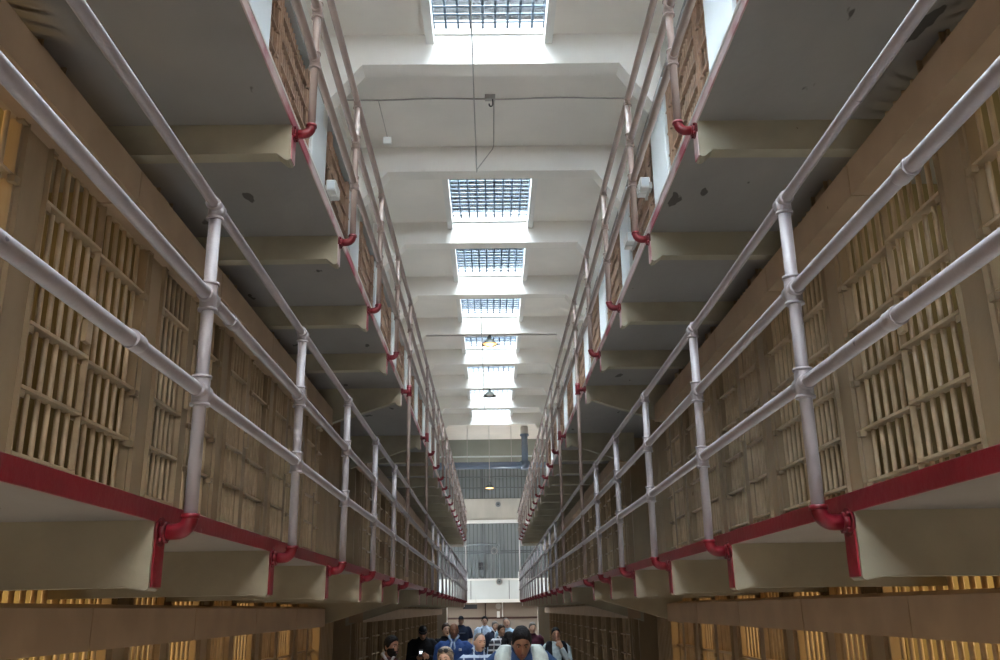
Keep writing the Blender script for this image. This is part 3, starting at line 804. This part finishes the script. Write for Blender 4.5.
    bb = MB(); bb.sphere((0,0,0), 0.007, 12, 7, (3.2,1.0,0.75)); b.add([HP(Vector(v)+Vector((0,-0.100,-0.065))) for v in bb.v], bb.f, True)
    put(b, 'lips', M['lips'], body)
    if hair_kind not in ('bald',) or beard:
        b = MB()
        for q in (-1, 1):
            b.tube([HP((q*0.014,-0.103,0.024)), HP((q*0.032,-0.101,0.030)), HP((q*0.050,-0.088,0.024))], [0.0030,0.0042,0.0022], 6)
        put(b, 'eyebrows', hair, body)
    # ---- hair
    if hair_kind != 'bald' or hair_kind == 'fringe':
        def hl(th):   # hairline height by direction
            a = abs(((th+PI) % (2*PI))-PI)
            if hair_kind in ('crew', 'thin'): pts = [(0,0.088),(0.7,0.075),(1.2,0.035),(1.55,-0.005),(1.9,-0.025),(PI,-0.055)]
            else: pts = [(0,0.064),(0.65,0.052),(1.0,0.026),(1.3,-0.012),(1.75,-0.03),(2.2,-0.06),(PI,-0.075)]
            for (a0,z0),(a1,z1) in zip(pts, pts[1:]):
                if a <= a1: return z0+(z1-z0)*(a-a0)/(a1-a0)
            return pts[-1][1]
        thick = {'short':0.13, 'crew':0.045, 'thin':0.05, 'long':0.15, 'curly':0.22, 'bun':0.09}.get(hair_kind, 0.12)
        def g(th, ph, p):
            d = p.z-hl(th)
            k = max(0, min(1, d/0.022))
            n_ = 0.02*math.sin(th*9+ph*5)*math.sin(ph*11+th*4)
            n_ += 0.03*math.sin(th*23+ph*13)*math.cos(ph*19-th*7)
            flat = 1-0.2*max(0, p.z-0.05)/0.066
            return 0.955+(0.045+thick*flat+ (n_ if hair_kind in ('curly','short') else n_*0.4))*k
        b = MB(); vv, ff = head_grid(44, 40, g)
        for v in vv:
            if v.z > 0.035 and thick > 0.1: v.x *= 1+1.0*(v.z-0.035); v.y *= 1+0.8*(v.z-0.035); v.z = 0.035+(v.z-0.035)*0.95
        b.add([HP(v) for v in vv], ff, True)
        if hair_kind == 'long':
            for q in (-1, 1):
                for (dx, dy, ln, r_) in ((0.078,0.02,0.26,0.028),(0.070,0.05,0.30,0.032),(0.045,0.085,0.32,0.036),(0.082,-0.012,0.20,0.018)):
                    p0 = HP((q*dx,dy,0.03)); p1 = HP((q*(dx+0.012),dy+0.005,-0.06)); p2 = Vector((q*(dx+0.02), dy+0.035, p1.z-ln*0.45)); p3 = Vector((q*(dx+0.015), dy+0.04, p1.z-ln*0.8))
                    b.tube([p0,p1,p2,p3], [r_*0.9,r_,r_*0.85,r_*0.35], 10)
        if hair_kind == 'bun':
            bb = MB(); bb.sphere((0,0,0), 0.045, 12, 8); b.add([HP(Vector(v)+Vector((0,0.10,0.04))) for v in bb.v], bb.f, True)
        put(b, 'hair', hair, body, 0.008 if voxel < 0.011 else None)
    if beard:
        def g(th, ph, p):
            a = abs(((th+PI) % (2*PI))-PI)
            d = min((-0.038-p.z)/0.012 if a < 0.45 else (-0.012-p.z)/0.015, (1.95-a)/0.2)
            if a < 0.24 and -0.070 < p.z < -0.050: d = 0
            k = max(0, min(1, d)); return 0.97+0.085*k
        b = MB(); vv, ff = head_grid(44, 44, g); b.add([HP(v) for v in vv], ff, True)
        put(b, 'beard', beard, body)
    if cap:
        def g(th, ph, p):
            k = max(0, min(1, (p.z-0.045)/0.01)); return 0.9+0.21*k
        b = MB(); vv, ff = head_grid(36, 36, g); b.add([HP(v) for v in vv], ff, True)
        cp = put(b, 'cap', cap, body)
        b = MB(); n_ = 12; top_, bot_ = [], []
        for i in range(n_+1):
            a = -0.95+1.9*i/n_
            top_.append((math.sin(a)*0.083, -math.cos(a)*0.095, 0.052)); bot_.append((math.sin(a)*0.095, -math.cos(a)*0.095-0.07*math.cos(a*1.3), 0.040))
        v = [HP(p) for p in top_+bot_]+[HP((p[0],p[1],p[2]-0.006)) for p in top_+bot_]; m_ = n_+1; f = []
        for i in range(n_):
            f.append((i,i+1,m_+i+1,m_+i)); f.append((2*m_+i,3*m_+i,3*m_+i+1,2*m_+i+1)); f.append((m_+i,m_+i+1,3*m_+i+1,3*m_+i))
        b.add(v, f, True); put(b, 'brim', cap, cp)
    if shades:
        b = MB()
        for q in (-1, 1):
            bb = MB(); bb.sphere((0,0,0), 0.026, 14, 8, (1.15,0.35,0.9)); b.add([HP(Vector(v)+Vector((q*0.032,-0.085,0.092))) for v in bb.v], bb.f, True)
            b.tube([HP((q*0.058,-0.08,0.092)), HP((q*0.088,0.0,0.075)), HP((q*0.09,0.05,0.05))], 0.004, 6)
        b.tube([HP((-0.01,-0.095,0.095)), HP((0.01,-0.095,0.095))], 0.004, 6)
        put(b, 'sunglasses', M['dark'], body)
    if chest:
        b = MB()
        for (cx_, cz_, w_, h_) in chest[1]: b.box(cx_-w_/2, cx_+w_/2, -0.138*W, -0.115*W, cz_-h_/2, cz_+h_/2, 0.002)
        put(b, 'chest_print', chest[0], body)
    if phone:
        t = thing('phone', 'small phone with a lit white screen held by the man in the black cap', 'phone', (0,0,0))
        b = MB(); b.box(-0.036, 0.036, -0.004, 0.004, -0.07, 0.07, 0.003); c = b.build('case', M['dark'], t)
        b = MB(); b.box(-0.026, 0.026, -0.006, -0.004, -0.02, 0.03); b.build('screen', M['screen'], t)
        t.location = (x+0.0, y-0.33*K, 1.235*K); t.rotation_euler = (-0.6, 0, rz)
    return body
M['screen'] = mat('phone_screen', (0.9,0.95,1.0), 0.3, 0, 2, 0.3, emit=(0.85,0.92,1.0,1.2))
hair_black = mat('black_hair', (0.010,0.009,0.010), 0.75, 0.2, 60, 0.15, bump=0.9, bscale=60)
hair_grey = mat('grey_hair', (0.20,0.18,0.165), 0.55, 0.25, 60, 0.3, bump=0.5, bscale=90)
hair_blond = mat('ash_blond_hair', (0.33,0.26,0.19), 0.5, 0.3, 50, 0.3, bump=0.5, bscale=90)
hair_brown = mat('brown_hair', (0.05,0.028,0.018), 0.5, 0.2, 60, 0.3, bump=0.5, bscale=90)
T_ = lambda n, c, **k: cmat('cloth_'+n, c, **k)
jeans = T_('jeans', (0.05,0.07,0.13)); blackp = T_('black_trousers', (0.012,0.012,0.016)); khaki = T_('khaki', (0.28,0.22,0.15))
P = person
P('bearded man with short black hair in a maroon jacket with a pale hood, looking aside', -1.115, 10.4, 1.74, 0.15, 'brown', T_('maroon', (0.075,0.028,0.030)), jeans, hair_black, 'short', head_turn=0.75, beard=hair_black, voxel=0.010, collar=T_('pale_hood', (0.36,0.36,0.40)))
P('man in a black cap and black sweater looking at a phone by the barred wall', -1.20, 16.5, 1.79, 0.1, 'tan', T_('black', (0.006,0.006,0.008)), blackp, hair_black, 'crew', cap=T_('black_cap', (0.012,0.012,0.014)), tilt=(0.40,0), build=1.0, drop=0.02, arms='hold', phone=True)
P('bald man in a bright blue hooded jacket with a pale lapel', -0.585, 14.5, 1.81, -0.1, 'brown', T_('royal_blue', (0.028,0.065,0.20)), jeans, hair_black, 'bald', hs=0.82, build=1.15, voxel=0.011, collar=T_('pale_blue_lapel', (0.33,0.42,0.56)), head_turn=0.15,
  chest=(T_('white_print', (0.6,0.65,0.75)), [(0.11,1.33,0.035,0.03),(-0.06,1.08,0.03,0.09),(-0.035,1.045,0.05,0.025),(0.01,1.08,0.025,0.09),(0.035,1.10,0.03,0.03),(0.075,1.08,0.02,0.09),(0.10,1.11,0.03,0.025)]))
P('person in black standing half hidden behind the bald man in blue', -0.84, 17.3, 1.77, 0.3, 'light', T_('black', (0.01,0.01,0.01)), blackp, hair_brown, 'short')
P('woman with ash blond hair and sunglasses pushed up on the head', -0.45, 9.3, 1.65, -0.25, 'light', T_('dusty_blue', (0.14,0.17,0.26)), jeans, hair_blond, 'curly', shades=True, voxel=0.010)
P('older man with cropped grey hair in a blue and white checked shirt', -0.17, 11.7, 1.725, 0.1, 'light', T_('check', (0.025,0.05,0.14), stripe=(0.42,0.5,0.62)), jeans, hair_grey, 'crew', head_turn=0.35, voxel=0.010, build=1.1, collar=T_('check', (0.025,0.05,0.14)))
P('man in a dark cap and navy t-shirt standing before the end wall', -0.85, 26.0, 1.83, 0.0, 'light', T_('navy', (0.012,0.018,0.04)), khaki, hair_brown, 'crew', cap=T_('dark_cap', (0.02,0.02,0.025)), build=1.12, voxel=0.014, sleeves='short', chest=(T_('grey_print', (0.10,0.12,0.16)), [(0,1.28,0.22,0.02)]))
P('person with dark hair and a long pale blue tunic before the end wall', -0.20, 25.0, 1.82, 0.0, 'light', T_('pale_blue', (0.42,0.52,0.66)), T_('pale_blue', (0.42,0.52,0.66)), hair_black, 'short', build=1.05, voxel=0.014, chest=(T_('navy_strap', (0.05,0.07,0.13)), [(-0.07,1.30,0.03,0.22)]))
P('person in a dark open coat with a white scarf in the middle group', 0.055, 23.0, 1.72, 0.3, 'light', T_('dark_coat', (0.02,0.025,0.045)), blackp, hair_grey, 'short', voxel=0.014, collar=T_('white_scarf', (0.6,0.62,0.66)))
P('grey-haired person in a pale blue shirt leaning to one side', 0.36, 22.5, 1.80, 0.0, 'light', T_('sky_shirt', (0.40,0.56,0.70)), khaki, hair_grey, 'thin', voxel=0.014, tilt=(0,-0.25), build=1.15)
P('person in a white and black top standing behind the checked shirt', 0.165, 18.5, 1.71, 0.5, 'tan', T_('black_white', (0.05,0.05,0.06), stripe=(0.55,0.55,0.58)), T_('pale_trousers', (0.45,0.50,0.58)), hair_brown, 'short', arms='front')
P('man with thick black hair in a pale vest over a blue shirt, looking down', 0.215, 7.4, 1.975, 0.05, 'brown', T_('navy_shirt', (0.025,0.05,0.12)), jeans, hair_black, 'short', tilt=(0.42,0), drop=0.050, hs=0.76, hz=0.90, voxel=0.009, vest=T_('pale_vest', (0.42,0.46,0.44)), head_turn=0.0)
P('person in a maroon top and blue wrap beside the beige end column', 0.83, 20.0, 1.72, 0.2, 'light', T_('wine', (0.075,0.02,0.035)), khaki, hair_grey, 'short', arms='front', chest=(T_('blue_wrap', (0.05,0.09,0.30)), [(0,1.16,0.34,0.20)]))
P('woman with black hair touching her chin, black vest over pale blue sleeves', 1.02, 15.5, 1.70, 0.05, 'tan', T_('pale_sleeves', (0.42,0.50,0.54)), blackp, hair_black, 'bun', arms='chin', voxel=0.011, vest=T_('black_vest', (0.010,0.010,0.014)))
P('dark-haired person standing directly behind the man in the pale vest', 0.22, 13.0, 1.70, 2.9, 'brown', T_('pale_grey_top', (0.42,0.47,0.54)), jeans, hair_black, 'long')

# ------------------------------------------------------------------ light
w = bpy.data.worlds.new('sky'); bpy.context.scene.world = w; w.use_nodes = True
nt = w.node_tree; bg = nt.nodes['Background']
tc = nt.nodes.new('ShaderNodeTexCoord'); nz = nt.nodes.new('ShaderNodeTexNoise'); nz.inputs['Scale'].default_value = 2.5; nz.inputs['Detail'].default_value = 4
rp = nt.nodes.new('ShaderNodeValToRGB'); rp.color_ramp.elements[0].color = (0.70,0.86,1.0,1); rp.color_ramp.elements[1].color = (1.0,0.98,0.93,1)
rp.color_ramp.elements[0].position = 0.38; rp.color_ramp.elements[1].position = 0.6
nt.links.new(tc.outputs['Generated'], nz.inputs['Vector']); nt.links.new(nz.outputs['Fac'], rp.inputs['Fac']); nt.links.new(rp.outputs['Color'], bg.inputs['Color'])
sx = nt.nodes.new('ShaderNodeSeparateXYZ'); mr = nt.nodes.new('ShaderNodeMapRange')      # the sky is brighter on the sun's side
nt.links.new(tc.outputs['Generated'], sx.inputs[0]); nt.links.new(sx.outputs['X'], mr.inputs['Value'])
mr.inputs['From Min'].default_value = -0.8; mr.inputs['From Max'].default_value = 0.8; mr.inputs['To Min'].default_value = 60.0; mr.inputs['To Max'].default_value = 24.0
nt.links.new(mr.outputs[0], bg.inputs['Strength'])
bg.inputs['Strength'].default_value = 41.0

def area(name, loc, rot, sx, sy, e, col, spread=PI):
    l = bpy.data.lights.new(name, 'AREA'); l.shape = 'RECTANGLE'; l.size = sx; l.size_y = sy; l.energy = e; l.color = col; l.spread = spread
    o = bpy.data.objects.new(name, l); C.objects.link(o); o.location = loc; o.rotation_euler = rot
    return o
# sky portals over the skylights
for i in range(len(BEAMS)-1):
    if i == NOSKY: continue
    o = area('sky_portal', ((SKX0+SKX1)/2, BEAMS[i]+BW+1.46, ZG+0.19), (0,0,0), SKX1-SKX0, 2.9, 1, (1,1,1)); o.data.cycles.is_portal = True
for s in (-1, 1):
    o = area('window_portal', (s*5.95, 40.6, 3.3), (0, s*PI/2, 0), 1.4, 4.0, 1, (1,1,1)); o.data.cycles.is_portal = True  # portal for the added side openings
# lamps inside the cells
def cell_light(x, y, z, e, col=(1.0,0.70,0.32)):
    l = bpy.data.lights.new('cell_lamp', 'POINT'); l.energy = e*1.7; l.color = col; l.shadow_soft_size = 0.12
    o = bpy.data.objects.new('cell_lamp', l); C.objects.link(o); o.location = (x, y, z)
for s, sd in SIDES.items():
    for k in (-2, -1, 0, 1, 2, 3, 4):
        cell_light(s*(sd['cell']+0.9), Y0+PITCH*k+0.68+0.9, 1.9, 18)
cell_light(-3.2, 3.0, D[1]+1.75, 14); cell_light(-3.2, 4.7, D[1]+1.75, 3); cell_light(-3.2, 1.4, D[1]+1.75, 14)
cell_light(3.1, 4.6, D[1]+1.7, 4, (1,0.88,0.62)); cell_light(3.1, 3.0, D[1]+1.7, 5, (1,0.88,0.62)); cell_light(3.1, 6.3, D[1]+1.7, 2, (1,0.88,0.62))

# ------------------------------------------------------------------ camera
p, ya, ro = 0.2973, 0.0127, 0.0154
c_, s_ = math.cos(p), math.sin(p)
right = Vector((math.cos(ya), -math.sin(ya), 0)); f0 = Vector((math.sin(ya), math.cos(ya), 0)); up0 = Vector((0,0,1))
fwd = f0*c_+up0*s_; up = -f0*s_+up0*c_
Rr = right*math.cos(ro)-up*math.sin(ro); Uu = right*math.sin(ro)+up*math.cos(ro)
cam = bpy.data.cameras.new('camera'); cam.sensor_width = 36; cam.lens = 36*0.9105; cam.clip_start = 0.02; cam.clip_end = 200
co = bpy.data.objects.new('camera', cam); C.objects.link(co)
m = Matrix((Rr, Uu, -fwd)).transposed().to_4x4(); m.translation = Vector((0,0,H)); co.matrix_world = m
sc = bpy.context.scene; sc.camera = co
sc.view_settings.view_transform = 'Standard'; sc.view_settings.look = 'None'; sc.view_settings.gamma = 1.0
sc.view_settings.exposure = 0.08; sc.view_settings.use_curve_mapping = False
sc.cycles.max_bounces = 10; sc.cycles.diffuse_bounces = 7; sc.cycles.use_denoising = True
sc.cycles.sample_clamp_indirect = 10
